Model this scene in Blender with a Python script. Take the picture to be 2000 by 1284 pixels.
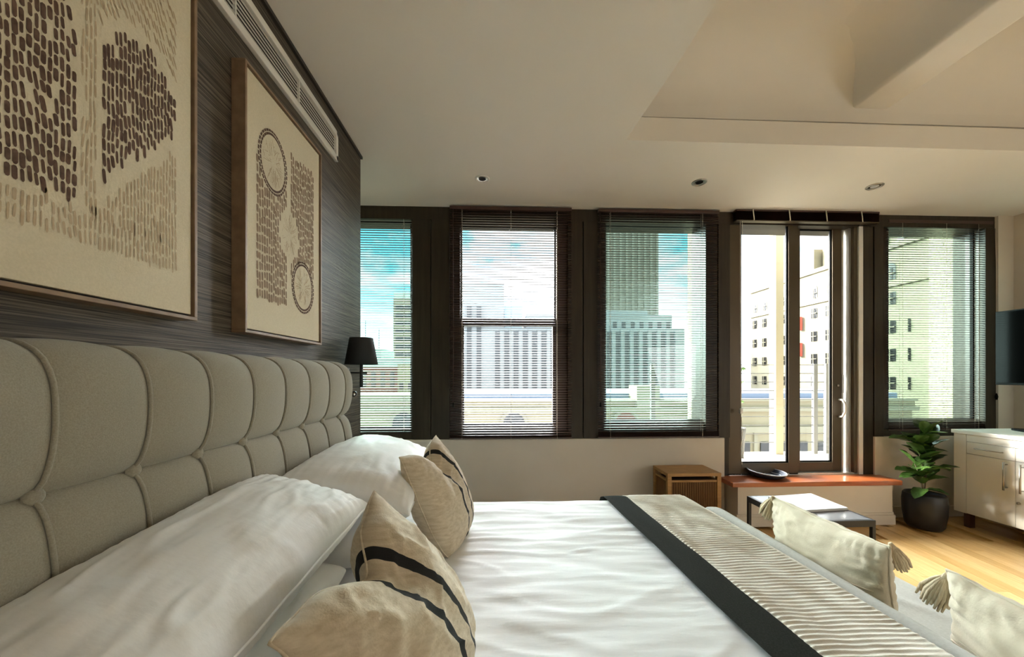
import bpy, bmesh, math, random
from mathutils import Vector, Matrix, noise
R = math.radians
rnd = random.Random(7)
scene = bpy.context.scene
for o in list(bpy.data.objects):
    bpy.data.objects.remove(o)
COL = scene.collection

# ------------------------------------------------------------------ camera, sky, sun, exposure
cam = bpy.data.cameras.new('camera')
cam.sensor_fit = 'HORIZONTAL'
cam.sensor_width = 36.0
cam.lens = 735.0 / 2000.0 * 36.0
cam.shift_y = (732.5 - 642.0) / 2000.0
cam.clip_start = 0.02
cam.clip_end = 2000
camo = bpy.data.objects.new('camera', cam)
COL.objects.link(camo)
camo.location = (0, 0, 1.30)
camo.rotation_euler = (R(90), 0, -math.atan(30 / 735))
scene.camera = camo

w = bpy.data.worlds.new('sky')
scene.world = w
w.use_nodes = True
nt = w.node_tree
nt.nodes.clear()
def wn(t, **k):
    n = nt.nodes.new(t)
    for a, b in k.items():
        setattr(n, a, b)
    return n
tc = wn('ShaderNodeTexCoord')
mp = wn('ShaderNodeMapping')
mp.inputs['Scale'].default_value = (1.0, 1.0, 2.2)
mp.inputs['Location'].default_value = (0.3, 0.15, 0.4)
nz = wn('ShaderNodeTexNoise')
nz.inputs['Scale'].default_value = 5.0
nz.inputs['Detail'].default_value = 6
nz.inputs['Roughness'].default_value = 0.55
rp = wn('ShaderNodeValToRGB')
rp.color_ramp.elements[0].position = 0.40
rp.color_ramp.elements[0].color = (0.13, 0.46, 0.62, 1)
rp.color_ramp.elements[1].position = 0.60
rp.color_ramp.elements[1].color = (1, 1, 1, 1)
sep = wn('ShaderNodeSeparateXYZ')
hz = wn('ShaderNodeMapRange')
hz.inputs['From Min'].default_value = 0.02
hz.inputs['From Max'].default_value = 0.22
mx = wn('ShaderNodeMix', data_type='RGBA')
mx.inputs[6].default_value = (0.93, 0.97, 1.0, 1)
bg = wn('ShaderNodeBackground')
SKY = 1.9
bg.inputs['Strength'].default_value = SKY
ow = wn('ShaderNodeOutputWorld')
L = nt.links.new
L(tc.outputs['Generated'], mp.inputs['Vector'])
L(mp.outputs[0], nz.inputs['Vector'])
L(nz.outputs['Fac'], rp.inputs['Fac'])
L(tc.outputs['Generated'], sep.inputs[0])
L(sep.outputs['Z'], hz.inputs['Value'])
L(hz.outputs[0], mx.inputs[0])
L(rp.outputs[0], mx.inputs[7])
L(mx.outputs[2], bg.inputs['Color'])
L(bg.outputs[0], ow.inputs['Surface'])

sun = bpy.data.lights.new('sun', 'SUN')
sun.energy = 5.0
sun.angle = R(9)
sun.color = (1.0, 0.93, 0.80)
suno = bpy.data.objects.new('sun', sun)
COL.objects.link(suno)
suno.rotation_euler = Vector((-0.70, 0.50, 0.34)).to_track_quat('Z', 'Y').to_euler()

# added fill lamp, very wide and soft, brightens the room from the window side
haze = bpy.data.lights.new('window_side_fill', 'SUN')
haze.energy = 42.0
haze.angle = R(90)
haze.color = (0.97, 0.985, 1.0)
win_fillo = bpy.data.objects.new('window_side_fill', haze)
COL.objects.link(win_fillo)
win_fillo.rotation_euler = Vector((-0.25, 0.92, 0.22)).to_track_quat('Z', 'Y').to_euler()

def area(name, loc, aim, sx, sy, power, col, portal=False):
    l = bpy.data.lights.new(name, 'AREA')
    l.shape = 'RECTANGLE'
    l.size = sx
    l.size_y = sy
    l.energy = power
    l.color = col
    if portal:
        l.cycles.is_portal = True
    o = bpy.data.objects.new(name, l)
    COL.objects.link(o)
    o.location = loc
    o.rotation_euler = (-Vector(aim)).to_track_quat('Z', 'Y').to_euler()
    return o
# added weak fill lamp behind the camera, lifts the headboard and pillows
area('rear_fill', (4.7, -1.7, 1.30), (-1, 0.45, -0.5), 2.6, 1.5, 31, (1.0, 0.985, 0.96))
for px0, px1, pz0, pz1 in ((-1.6, -0.74, .83, 2.66), (-.33, .54, .83, 2.66), (.97, 1.91, .83, 2.66), (2.2, 3.2, .5, 2.68), (3.63, 4.54, .83, 2.68)):
    area('window_portal', ((px0 + px1) / 2, 3.5, (pz0 + pz1) / 2), (0, -1, 0), px1 - px0, pz1 - pz0, 1, (1, 1, 1), True)

scene.cycles.max_bounces = 8
vs = scene.view_settings
vs.view_transform = 'Standard'
vs.look = 'None'
vs.gamma = 1.0
vs.use_curve_mapping = False
vs.exposure = 1.15

# ------------------------------------------------------------------ materials
MAT = {}
def mat(name, c, rough=0.6, metal=0.0, spec=0.5, c2=None, sc=(1, 1, 1), ns=4.0, det=4.0, lo=0.35, hi=0.65,
        bump=0.0, bsc=None, bns=None, bdist=0.01, sheen=0.0, coat=0.0, tex='noise', emit=None):
    if name in MAT:
        return MAT[name]
    m = bpy.data.materials.new(name)
    m.use_nodes = True
    t = m.node_tree
    b = t.nodes['Principled BSDF']
    b.inputs['Base Color'].default_value = (*c, 1)
    b.inputs['Roughness'].default_value = rough
    b.inputs['Metallic'].default_value = metal
    b.inputs['Specular IOR Level'].default_value = spec
    b.inputs['Sheen Weight'].default_value = sheen
    b.inputs['Coat Weight'].default_value = coat
    def field(scl, nsc):
        co = t.nodes.new('ShaderNodeTexCoord')
        mpp = t.nodes.new('ShaderNodeMapping')
        mpp.inputs['Scale'].default_value = scl
        t.links.new(co.outputs['Object'], mpp.inputs['Vector'])
        n = t.nodes.new('ShaderNodeTexNoise')
        n.inputs['Scale'].default_value = nsc
        n.inputs['Detail'].default_value = det
        t.links.new(mpp.outputs[0], n.inputs['Vector'])
        return n.outputs['Fac']
    if c2 is not None:
        f = field(sc, ns)
        r = t.nodes.new('ShaderNodeValToRGB')
        r.color_ramp.elements[0].position = lo
        r.color_ramp.elements[1].position = hi
        r.color_ramp.elements[0].color = (*c, 1)
        r.color_ramp.elements[1].color = (*c2, 1)
        t.links.new(f, r.inputs['Fac'])
        t.links.new(r.outputs[0], b.inputs['Base Color'])
    if bump:
        f2 = field(bsc or sc, bns or ns)
        bn = t.nodes.new('ShaderNodeBump')
        bn.inputs['Strength'].default_value = bump
        bn.inputs['Distance'].default_value = bdist
        t.links.new(f2, bn.inputs['Height'])
        t.links.new(bn.outputs[0], b.inputs['Normal'])
    MAT[name] = m
    return m
def glass(name, tint, gl=0.06):
    m = bpy.data.materials.new(name)
    m.use_nodes = True
    t = m.node_tree
    t.nodes.clear()
    o = t.nodes.new('ShaderNodeOutputMaterial')
    a = t.nodes.new('ShaderNodeBsdfTransparent')
    a.inputs['Color'].default_value = (*tint, 1)
    g = t.nodes.new('ShaderNodeBsdfGlossy')
    g.inputs['Roughness'].default_value = 0.0
    x = t.nodes.new('ShaderNodeMixShader')
    x.inputs['Fac'].default_value = gl
    t.links.new(a.outputs[0], x.inputs[1])
    t.links.new(g.outputs[0], x.inputs[2])
    t.links.new(x.outputs[0], o.inputs['Surface'])
    MAT[name] = m
    return m

mat('paint', (.79, .745, .665), .75, c2=(.81, .765, .685), ns=2, bump=.04, bns=140, bdist=.002)
mat('wall_paint', (.65, .585, .50), .7, c2=(.68, .615, .53), ns=3, bump=.04, bns=120, bdist=.002)
mat('grasscloth', (.026, .019, .013), .62, spec=.4, c2=(.165, .132, .095), sc=(1, 1.6, 120), ns=2.6, det=8, lo=.40, hi=.68, bump=.5, bsc=(1, 2.2, 150), bns=2.6, bdist=.004)
mat('trim_dark', (.03, .022, .016), .5)
mat('brown_wood', (.022, .015, .008), .45, spec=.3, c2=(.040, .029, .017), sc=(14, 14, 1.2), ns=2.5, det=6, lo=.3, hi=.7, bump=.12, bsc=(40, 40, 2), bns=3, bdist=.002)
mat('frame_brown', (.034, .020, .012), .38, c2=(.05, .032, .02), sc=(1, 1, 5), ns=3)
mat('door_alu', (.085, .062, .036), .38, metal=.35)
mat('slat_brown', (.060, .030, .022), .35, spec=.6)
mat('alu', (.75, .74, .70), .3, metal=.8)
mat('white_metal', (.75, .72, .66), .45)
mat('cord', (.72, .66, .56), .8)
glass('glass_clear', (.96, .97, .97), .04)
glass('glass_tint', (.64, .75, .715), .05)
mat('floor_a', (.56, .33, .115), .34, c2=(.66, .42, .17), sc=(14, 1.2, 1), ns=3, det=6, coat=.15)
mat('floor_b', (.62, .385, .15), .34, c2=(.72, .49, .215), sc=(14, 1.2, 1), ns=3, det=6, coat=.15)
mat('floor_c', (.50, .29, .095), .34, c2=(.60, .37, .14), sc=(14, 1.2, 1), ns=3, det=6, coat=.15)
mat('linen_grey', (.265, .243, .185), .9, c2=(.345, .322, .252), sc=(260, 260, 260), ns=1.5, lo=.3, hi=.7, bump=.35, bsc=(400, 400, 400), bns=1, bdist=.002, sheen=.2)
mat('linen_seam', (.21, .18, .135), .9, bump=.2, bsc=(300, 300, 300), bns=1, bdist=.002)
mat('white_cotton', (.86, .86, .845), .62, c2=(.88, .88, .865), ns=3, bump=.12, bsc=(6, 14, 10), bns=3, bdist=.01, sheen=.15)
mat('duvet', (.84, .845, .855), .7, c2=(.87, .87, .875), ns=3, bump=.10, bsc=(3, 12, 4), bns=3, bdist=.012, sheen=.1)
mat('sheet', (.62, .61, .58), .8)
mat('cushion_linen', (.50, .405, .275), .92, c2=(.66, .565, .42), sc=(8, 30, 60), ns=2, det=7, lo=.3, hi=.7, bump=.3, bsc=(200, 200, 200), bns=1.2, bdist=.003, sheen=.2)
mat('stripe_black', (.012, .012, .011), .9, bump=.3, bsc=(300, 300, 300), bns=1, bdist=.002)
mat('cushion_cream', (.62, .54, .40), .9, c2=(.70, .62, .48), ns=8, bump=.25, bsc=(160, 160, 160), bns=1.2, bdist=.003, sheen=.2)
mat('tassel', (.58, .47, .31), .95, c2=(.70, .60, .43), sc=(200, 200, 10), ns=1, bump=.6, bsc=(300, 300, 8), bns=1, bdist=.004)
mat('throw_cream', (.70, .645, .555), .92, c2=(.78, .73, .64), sc=(4, 12, 4), ns=3, det=6, bump=.3, bsc=(150, 150, 150), bns=1.5, bdist=.003, sheen=.2)
mat('throw_dark', (.020, .021, .018), .95, spec=.08, c2=(.03, .031, .027), sc=(200, 200, 200), ns=1.2, bump=.4, bsc=(250, 250, 250), bns=1, bdist=.003)
mat('sofa_grey', (.47, .455, .42), .85, c2=(.53, .515, .48), sc=(40, 40, 40), ns=3, bump=.15, bsc=(220, 220, 220), bns=1, bdist=.002, sheen=.15)
mat('canvas', (.60, .535, .385), .9, c2=(.65, .58, .425), sc=(150, 150, 150), ns=1.5, bump=.3, bsc=(260, 260, 260), bns=1, bdist=.002)
mat('frame_wood', (.20, .125, .07), .5, c2=(.27, .18, .105), sc=(6, 6, 6), ns=4)
mat('frame_gap', (.02, .012, .008), .8)
mat('stroke_dark', (.075, .038, .024), .9, c2=(.13, .075, .05), sc=(30, 30, 30), ns=2)
mat('stroke_mid', (.20, .135, .085), .9, c2=(.29, .205, .13), sc=(30, 30, 30), ns=2)
mat('stroke_tan', (.42, .32, .205), .9, c2=(.48, .385, .255), sc=(30, 30, 30), ns=2)
mat('stroke_cream', (.60, .51, .36), .9, c2=(.50, .40, .265), sc=(40, 40, 40), ns=3)
mat('black_metal', (.010, .010, .010), .42)
mat('black_shade', (.008, .009, .009), .7, bump=.2, bsc=(200, 200, 200), bns=1, bdist=.001)
mat('black_plastic', (.006, .006, .006), .45, spec=.06)
mat('screen', (.002, .002, .002), .10, spec=.03)
mat('chrome', (.6, .58, .54), .25, metal=1)
mat('teak', (.36, .185, .055), .45, c2=(.47, .26, .09), sc=(3, 12, 12), ns=3, det=6, bump=.05, bsc=(3, 30, 30), bns=3, bdist=.002)
mat('cane', (.22, .10, .035), .6, c2=(.32, .16, .06), sc=(60, 60, 3), ns=2)
mat('cane_back', (.07, .03, .012), .8)
mat('red_wood', (.36, .085, .022), .32, c2=(.46, .125, .035), sc=(2, 14, 14), ns=3, det=7, coat=.35)
mat('cab_white', (.80, .775, .70), .38)
mat('cab_gap', (.10, .085, .06), .8)
mat('dark_wood', (.06, .022, .012), .5)
mat('steel', (.45, .42, .37), .32, metal=1)
mat('table_top', (.30, .31, .33), .18, coat=.4)
mat('paper_white', (.86, .86, .88), .3, c2=(.78, .79, .82), ns=9, lo=.5, hi=.75)
mat('page_edge', (.55, .54, .52), .8)
mat('pot', (.008, .008, .010), .4)
mat('soil', (.03, .02, .014), .95)
mat('leaf', (.020, .050, .008), .28, c2=(.05, .10, .018), ns=9, spec=.6)
mat('leaf_light', (.12, .22, .045), .3, c2=(.07, .15, .03), ns=9)
mat('stem', (.07, .05, .025), .8)
mat('bowl_navy', (.010, .015, .035), .6, bump=.6, bsc=(60, 60, 60), bns=2, bdist=.006)
mat('bowl_pale', (.50, .52, .54), .7)
mat('stone', (.30, .265, .17), .9, c2=(.58, .53, .37), sc=(30, 30, 30), ns=1.6, det=6, lo=.35, hi=.7, bump=.6, bsc=(40, 40, 40), bns=1.5, bdist=.02)
mat('balcony', (.58, .52, .42), .8)
mat('rail_grey', (.10, .10, .095), .6)
mat('cream_bldg', (.30, .245, .145), .9, c2=(.34, .285, .18), ns=.35)
mat('cream_trim', (.30, .26, .175), .9)
mat('blue_roof', (.20, .24, .34), .7)
mat('right_bldg', (.235, .205, .135), .9, c2=(.275, .24, .165), sc=(1, 1, 3), ns=.25, det=6)
mat('bldg_win', (.03, .03, .03), .25)
mat('bldg_frame', (.30, .29, .25), .6)
mat('deco', (.35, .36, .375), .9, c2=(.38, .39, .40), ns=.2)
mat('deco_bay', (.13, .135, .145), .7)
mat('deco_blue', (.42, .52, .62), .8)
mat('deco_win', (.07, .075, .085), .4)
mat('tower', (.21, .185, .15), .9, c2=(.24, .215, .175), ns=.1)
mat('tower_rib', (.28, .255, .21), .9)
mat('tan_tower', (.20, .16, .11), .9, c2=(.25, .205, .145), ns=.2)
mat('brick', (.20, .065, .04), .9, c2=(.24, .09, .06), ns=.6)
mat('pale_bldg', (.42, .47, .43), .9)
mat('sign_red', (.65, .12, .08), .7)
mat('ground', (.22, .22, .21), .95, c2=(.28, .28, .27), ns=.05)
mat('twig', (.12, .10, .05), .9)
mat('twig_leaf', (.16, .20, .08), .7)

# ------------------------------------------------------------------ builders
OFF = {}
class MB:
    def __init__(s):
        s.bm = bmesh.new()
    def face(s, pts, mi=0):
        vs_ = [s.bm.verts.new(p) for p in pts]
        f = s.bm.faces.new(vs_)
        f.material_index = mi
        return f
    def box(s, x0, x1, y0, y1, z0, z1, rot=None, bev=0, mi=0):
        c = Vector(((x0 + x1) / 2, (y0 + y1) / 2, (z0 + z1) / 2))
        M = Matrix.Translation(c)
        if rot is not None:
            M = M @ rot
        M = M @ Matrix.Diagonal((abs(x1 - x0), abs(y1 - y0), abs(z1 - z0), 1))
        r = bmesh.ops.create_cube(s.bm, size=1, matrix=M)
        fs = set(f for v in r['verts'] for f in v.link_faces)
        for f in fs:
            f.material_index = mi
        if bev:
            es = list(set(e for v in r['verts'] for e in v.link_edges))
            bmesh.ops.bevel(s.bm, geom=es, offset=bev, segments=2, affect='EDGES', profile=.6)
        return s
    def tube(s, path, r, n=8, closed=False, caps=True):
        P_ = [Vector(p) for p in path]
        rr = r if isinstance(r, (list, tuple)) else [r] * len(P_)
        rings = []
        m = len(P_)
        up = None
        for i, p in enumerate(P_):
            if closed:
                d = P_[(i + 1) % m] - P_[i - 1]
            else:
                d = P_[min(i + 1, m - 1)] - P_[max(i - 1, 0)]
            d.normalize()
            if up is None:
                up = Vector((0, 0, 1)) if abs(d.z) < .9 else Vector((1, 0, 0))
            a = d.cross(up)
            if a.length < 1e-5:
                a = d.orthogonal()
            a.normalize()
            b = a.cross(d).normalized()
            up = b
            rings.append([s.bm.verts.new(p + rr[i] * (math.cos(2 * math.pi * k / n) * a + math.sin(2 * math.pi * k / n) * b)) for k in range(n)])
        for i in range(m if closed else m - 1):
            A, B = rings[i], rings[(i + 1) % m]
            for k in range(n):
                s.bm.faces.new((A[k], A[(k + 1) % n], B[(k + 1) % n], B[k]))
        if caps and not closed:
            s.bm.faces.new(rings[0][::-1])
            s.bm.faces.new(rings[-1])
        return s
    def lathe(s, prof, c, n=24, wob=None):
        rings = []
        for (r, z) in prof:
            rings.append([s.bm.verts.new((c[0] + r * math.cos(2 * math.pi * k / n), c[1] + r * math.sin(2 * math.pi * k / n),
                                          c[2] + z + (wob(r, 2 * math.pi * k / n) if wob else 0))) for k in range(n)])
        for A, B in zip(rings, rings[1:]):
            for k in range(n):
                s.bm.faces.new((A[k], A[(k + 1) % n], B[(k + 1) % n], B[k]))
        for rg in (rings[0], rings[-1]):
            pass
        return s
    def disc(s, c, r, n=24, axis='z'):
        vs_ = []
        for k in range(n):
            a, b = r * math.cos(2 * math.pi * k / n), r * math.sin(2 * math.pi * k / n)
            vs_.append((c[0] + a, c[1] + b, c[2]) if axis == 'z' else (c[0] + a, c[1], c[2] + b) if axis == 'y' else (c[0], c[1] + a, c[2] + b))
        s.face(vs_)
        return s
    def prism(s, poly, z0, z1):
        a = [s.bm.verts.new((x, y, z0)) for x, y in poly]
        b = [s.bm.verts.new((x, y, z1)) for x, y in poly]
        n = len(poly)
        s.bm.faces.new(a[::-1])
        s.bm.faces.new(b)
        for i in range(n):
            s.bm.faces.new((a[i], a[(i + 1) % n], b[(i + 1) % n], b[i]))
        return s
    def grid(s, fn, nu, nv, mi=None):
        g = [[s.bm.verts.new(fn(i / nu, j / nv)) for j in range(nv + 1)] for i in range(nu + 1)]
        for i in range(nu):
            for j in range(nv):
                f = s.bm.faces.new((g[i][j], g[i + 1][j], g[i + 1][j + 1], g[i][j + 1]))
                if mi:
                    f.material_index = mi((i + .5) / nu, (j + .5) / nv)
        return s
    def build(s, name, m, parent=None, smooth=False, merge=False, loc=None):
        if merge:
            bmesh.ops.remove_doubles(s.bm, verts=s.bm.verts, dist=1e-4)
        bmesh.ops.recalc_face_normals(s.bm, faces=s.bm.faces)
        off = OFF.get(parent.name, Vector()) if parent else Vector(loc or (0, 0, 0))
        if off.length:
            bmesh.ops.translate(s.bm, verts=s.bm.verts, vec=-off)
        me = bpy.data.meshes.new(name)
        s.bm.to_mesh(me)
        s.bm.free()
        for mm in (m if isinstance(m, (list, tuple)) else [m]):
            me.materials.append(MAT[mm] if isinstance(mm, str) else mm)
        if smooth:
            for p in me.polygons:
                p.use_smooth = True
        o = bpy.data.objects.new(name, me)
        COL.objects.link(o)
        if parent:
            o.parent = parent
            OFF[o.name] = off
        else:
            o.location = off
            OFF[o.name] = off
        return o
def thing(name, loc, label=None, cat=None, group=None, kind=None):
    o = bpy.data.objects.new(name, None)
    o.empty_display_size = .05
    COL.objects.link(o)
    o.location = loc
    OFF[o.name] = Vector(loc)
    tag(o, label, cat, group, kind)
    return o
def tag(o, label=None, cat=None, group=None, kind=None):
    if label: o['label'] = label
    if cat: o['category'] = cat
    if group: o['group'] = group
    if kind: o['kind'] = kind
    return o
def struct(o, label=None):
    o['kind'] = 'structure'
    if label: o['label'] = label
    return o
def box(name, m, parent, *a, bev=0, smooth=False, loc=None):
    return MB().box(*a, bev=bev).build(name, m, parent, smooth, loc=loc)
def place(me, name, parent, loc, rot=None, scale=None):
    o = bpy.data.objects.new(name, me)
    COL.objects.link(o)
    o.parent = parent
    o.location = Vector(loc) - OFF.get(parent.name, Vector())
    OFF[o.name] = Vector(loc)
    if rot is not None:
        o.rotation_euler = rot
    if scale is not None:
        o.scale = scale
    return o
def mesh_of(mb, m, smooth=False):
    bmesh.ops.recalc_face_normals(mb.bm, faces=mb.bm.faces)
    me = bpy.data.meshes.new('piece')
    mb.bm.to_mesh(me)
    mb.bm.free()
    for mm in (m if isinstance(m, (list, tuple)) else [m]):
        me.materials.append(MAT[mm])
    if smooth:
        for p in me.polygons:
            p.use_smooth = True
    return me
def sstep(a, b, x):
    t = min(1, max(0, (x - a) / (b - a)))
    return t * t * (3 - 2 * t)
def N(x, y, z=0.0):
    return noise.noise(Vector((x, y, z)))

# ------------------------------------------------------------------ room shell
XR = 4.78      # right wall
YW = 3.31      # window wall, room side
HC = 2.77      # lower ceiling
fl = box('floor', 'floor_c', None, -2.2, XR + .2, -3.4, 3.6, -.12, -.016)
struct(fl, 'pale golden wooden strip floor')
pw, ang = .088, R(-9)
ca, sa = math.cos(ang), math.sin(ang)
pl_me = {}
for k in ('floor_a', 'floor_b', 'floor_c'):
    for ln in (.9, 1.2):
        pl_me[k, ln] = mesh_of(MB().box(-pw / 2 + .0006, pw / 2 - .0006, -ln / 2 + .0008, ln / 2 - .0008, -.016, 0, bev=.0012), k)
cnt = 0
for i in range(-26, 27):
    v = -2.6 + rnd.uniform(0, 1)
    while v < 2.6:
        ln = rnd.choice((.9, 1.2))
        uu, vv = i * pw, v + ln / 2
        v += ln
        x, y = 3.0 + uu * ca - vv * sa, 2.0 + uu * sa + vv * ca
        if x < 1.3 or x > XR - .1 or y > 3.2 or y < .3:
            continue
        place(pl_me[rnd.choice(('floor_a', 'floor_b', 'floor_b', 'floor_c')), ln], 'plank', fl, (x, y, 0), (0, 0, ang))
        cnt += 1
wl = MB().box(-1.15, -.915, -3.4, 2.57, 0, 3.45).build('wall_left', 'grasscloth', None)
struct(wl, 'dark brown grasscloth covered wall behind the headboard')
tr = box('trim_1', 'trim_dark', None, -1.15, -.902, -3.4, 2.575, 2.752, 2.769)
struct(tr, 'thin dark strip along the top of the grasscloth wall')
wa = box('wall_alcove', 'wall_paint', None, -2.2, -2.0, 2.3, 3.6, 0, 2.9)
struct(wa)
wrt = box('wall_return', 'wall_paint', None, -2.2, -1.10, 2.35, 2.57, 0, 2.9)
struct(wrt)
wr = box('wall_right', 'wall_paint', None, XR, XR + .2, -3.4, 3.6, 0, 3.45)
struct(wr, 'pale painted wall behind the white cabinet')
wb = MB()
wb.box(-1.15, XR, -3.4, -3.2, 0, 3.45)
struct(wb.build('wall_back', 'wall_paint', None))
ce = MB().prism([(-2.2, 3.62), (XR + .2, 3.62), (XR + .2, 2.335), (.806, 2.322), (.832, 2.02), (.853, 1.75), (.866, 1.44), (.872, .6), (.875, -3.4), (-2.2, -3.4)], HC, 2.915).build('ceiling', 'paint', None)
struct(ce, 'cream lower ceiling framing the raised recess')
def slab(u, v):
    x = .5 + 4.5 * u
    if v < .6:
        t = v / .6
        return (x, 2.375 - .30 * (1 - math.cos(t * math.pi / 2)), 3.03 + .32 * math.sin(t * math.pi / 2))
    return (x, 2.075 - (v - .6) / .4 * 5.5, 3.35)
struct(MB().grid(slab, 1, 20).build('recess_slab', 'paint', ce, smooth=True))
box('recess_wall', 'paint', ce, .5, XR + .2, 2.375, 2.45, 2.956, 3.2)
box('recess_wall', 'paint', ce, .5, XR + .2, 2.56, 2.6, 2.9, 3.45)
box('recess_cover', 'paint', ce, -1.2, XR + .2, -3.4, 2.6, 3.42, 3.5)
box('recess_side', 'paint', ce, .40, .5, -3.4, 2.6, 2.9, 3.45)
bmx = MB()
def beam(u, v):
    prof = [(1.98, 3.352), (2.08, 3.343), (2.17, 3.318), (2.245, 3.275), (2.295, 3.215), (2.32, 3.145), (2.33, 3.075), (2.338, 3.055), (2.352, 3.05), (2.56, 3.05), (2.575, 3.056), (2.58, 3.07), (2.58, 3.36)]
    x, z = prof[int(round(u * 12))]
    return (x, 2.385 - v * 5.8, z)
bmx.grid(beam, 12, 1)
tag(bmx.build('beam', 'paint', ce, True))

# window wall: plastered parapet, brown clad piers, head and sill
ww = MB().box(-2.2, 2.045, 3.295, 3.55, 0, .735, bev=.008).build('wall_window', 'wall_paint', None)
struct(ww, 'pale plastered parapet under the row of windows')
w2 = MB().box(3.45, XR, 3.295, 3.55, 0, .735, bev=.008).build('wall_corner', 'wall_paint', None)
struct(w2, 'short plastered parapet behind the potted fig')
box('end_wall', 'wall_paint', w2, 4.63, XR, 3.29, 3.55, .735, HC)
box('outer_wall', 'stone', ww, -2.2, -1.75, 3.31, 3.6, .735, HC)
box('head_board', 'brown_wood', ww, -2.2, 4.63, 3.315, 3.56, 2.66, HC)
for i, (a, b) in enumerate(((-.735, -.412), (.63, .905), (1.88, 2.10), (3.36, 3.545))):
    mid = (a + b) / 2
    pz0 = .735 if i < 3 else .38
    box('pier_board', 'brown_wood', ww, a, mid - .003, 3.312, 3.56, pz0, 2.66, bev=.003)
    box('pier_board', 'brown_wood', ww, mid + .003, b, 3.306, 3.56, pz0, 2.66, bev=.003)
box('pier_board', 'brown_wood', ww, 4.53, 4.63, 3.306, 3.56, .735, 2.66, bev=.003)
for a, b in ((-1.75, 2.05), (3.46, 4.63)):
    box('sill_board', 'brown_wood', ww, a, b, 3.318, 3.56, .735, .80, bev=.003)
box('pier_foot', 'brown_wood', ww, 2.035, 2.105, 3.33, 3.56, .345, .74)
box('pier_foot', 'brown_wood', ww, 3.36, 3.46, 3.33, 3.56, .345, .74)
# outside faces of the piers, rough stone
for a, b, d in ((-.72, -.43, 3.72), (.64, .90, 3.72), (1.925, 2.09, 3.72), (3.38, 3.53, 3.66), (4.56, 5.5, 3.79)):
    box('stone_pier', 'stone', ww, a, b, 3.56, d, -2, 3.6)
box('baseboard_window', 'wall_paint', None, 3.45, XR, 3.278, 3.295, 0, .10, bev=.004)
struct(bpy.data.objects['baseboard_window'])
# ledge in front of the door
led = MB().box(2.06, 3.44, 3.135, 3.50, 0, .345).build('ledge', 'wall_paint', None, loc=(2.75, 3.3, 0))
tag(led, 'plastered step with a polished red wood top below the glass door', 'ledge')
led_b = MB().box(2.045, 3.455, 3.122, 3.15, 0, .085, bev=.003).box(2.045, 3.445, 3.127, 3.15, .085, .105, bev=.003).build('skirting', 'wall_paint', led)
MB().box(1.995, 3.50, 3.105, 3.55, .345, .386, bev=.006).build('wood_top', 'red_wood', led)

# ------------------------------------------------------------------ windows
def window(n, x0, x1, z0, z1, gm, label, fw=.05, y=3.40, sash=None):
    r = thing('window_%d' % n, ((x0 + x1) / 2, y, z0), label, None, None, 'structure')
    m = MB()
    ya, yb = y - .05, y + .06
    X0, X1, Z0, Z1 = x0 - fw, x1 + fw, z0 - fw, z1 + fw
    m.box(X0, x0, ya, yb, Z0, Z1, bev=.004).box(x1, X1, ya, yb, Z0, Z1, bev=.004).box(x0, x1, ya, yb, Z0, z0, bev=.004).box(x0, x1, ya, yb, z1, Z1, bev=.004)
    m.build('window_frame', 'frame_brown', r)
    bd = MB()
    for a, b, c, d in ((x0, x0 + .014, z0, z1), (x1 - .014, x1, z0, z1), (x0, x1, z0, z0 + .014), (x0, x1, z1 - .014, z1)):
        bd.box(a, b, y - .012, y + .012, c, d)
    bd.build('glazing_bead', 'black_plastic', r)
    if sash:
        MB().box(x0, x1, y - .035, y + .03, sash - .032, sash + .032, bev=.004).build('meeting_rail', 'frame_brown', r)
        box('window_pane', gm, r, x0, x1, y - .003, y + .003, sash + .032, z1)
        box('window_pane', gm, r, x0, x1, y - .003, y + .003, z0, sash - .032)
        MB().box(x0 - .001, x0 + .03, y - .03, y + .02, z0, sash, bev=.003).build('sash_stile', 'frame_brown', r)
        MB().box(x1 - .03, x1 + .001, y - .03, y + .02, z0, sash, bev=.003).build('sash_stile', 'frame_brown', r)
        # small lift handle
        MB().box((x0 + x1) / 2 - .05, (x0 + x1) / 2 + .05, y - .05, y - .035, sash - .008, sash + .008, bev=.003).build('sash_lift', 'black_metal', r)
    else:
        box('window_pane', gm, r, x0, x1, y - .003, y + .003, z0, z1)
    return r
window(1, -1.70, -.755, .825, 2.665, 'glass_tint', 'tinted fixed window beside the grasscloth wall')
window(2, -.322, .534, .845, 2.63, 'glass_clear', 'clear double hung sash window in brown frame', .098, sash=1.77)
window(3, .981, 1.899, .88, 2.67, 'glass_tint', 'tinted fixed window left of the glass door', .085)
window(5, 3.639, 4.528, .875, 2.69, 'glass_tint', 'tinted fixed window above the potted fig', .08)

# ------------------------------------------------------------------ sliding door
dr = thing('door_1', (2.75, 3.38, .386), 'clear sliding glass door in bronze frame above the ledge', None, None, 'structure')
def panel(x0, x1, y, z0, z1, g0, g1, gz0, gz1):
    for a, b, c, d in ((x0, g0, z0, z1), (g1, x1, z0, z1), (g0, g1, z0, gz0), (g0, g1, gz1, z1)):
        MB().box(a, b, y - .02, y + .025, c, d, bev=.003).build('panel_rail' if (b - a) > .3 else 'panel_stile', 'door_alu', dr)
    for a, b, c, d in ((g0, g0 + .012, gz0, gz1), (g1 - .012, g1, gz0, gz1), (g0, g1, gz0, gz0 + .012), (g0, g1, gz1 - .012, gz1)):
        MB().box(a, b, y - .006, y + .006, c, d).build('gasket', 'black_plastic', dr)
    box('door_pane', 'glass_clear', dr, g0, g1, y - .003, y + .003, gz0, gz1)
panel(2.10, 2.755, 3.35, .387, 2.70, 2.218, 2.665, .495, 2.68)
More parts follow.
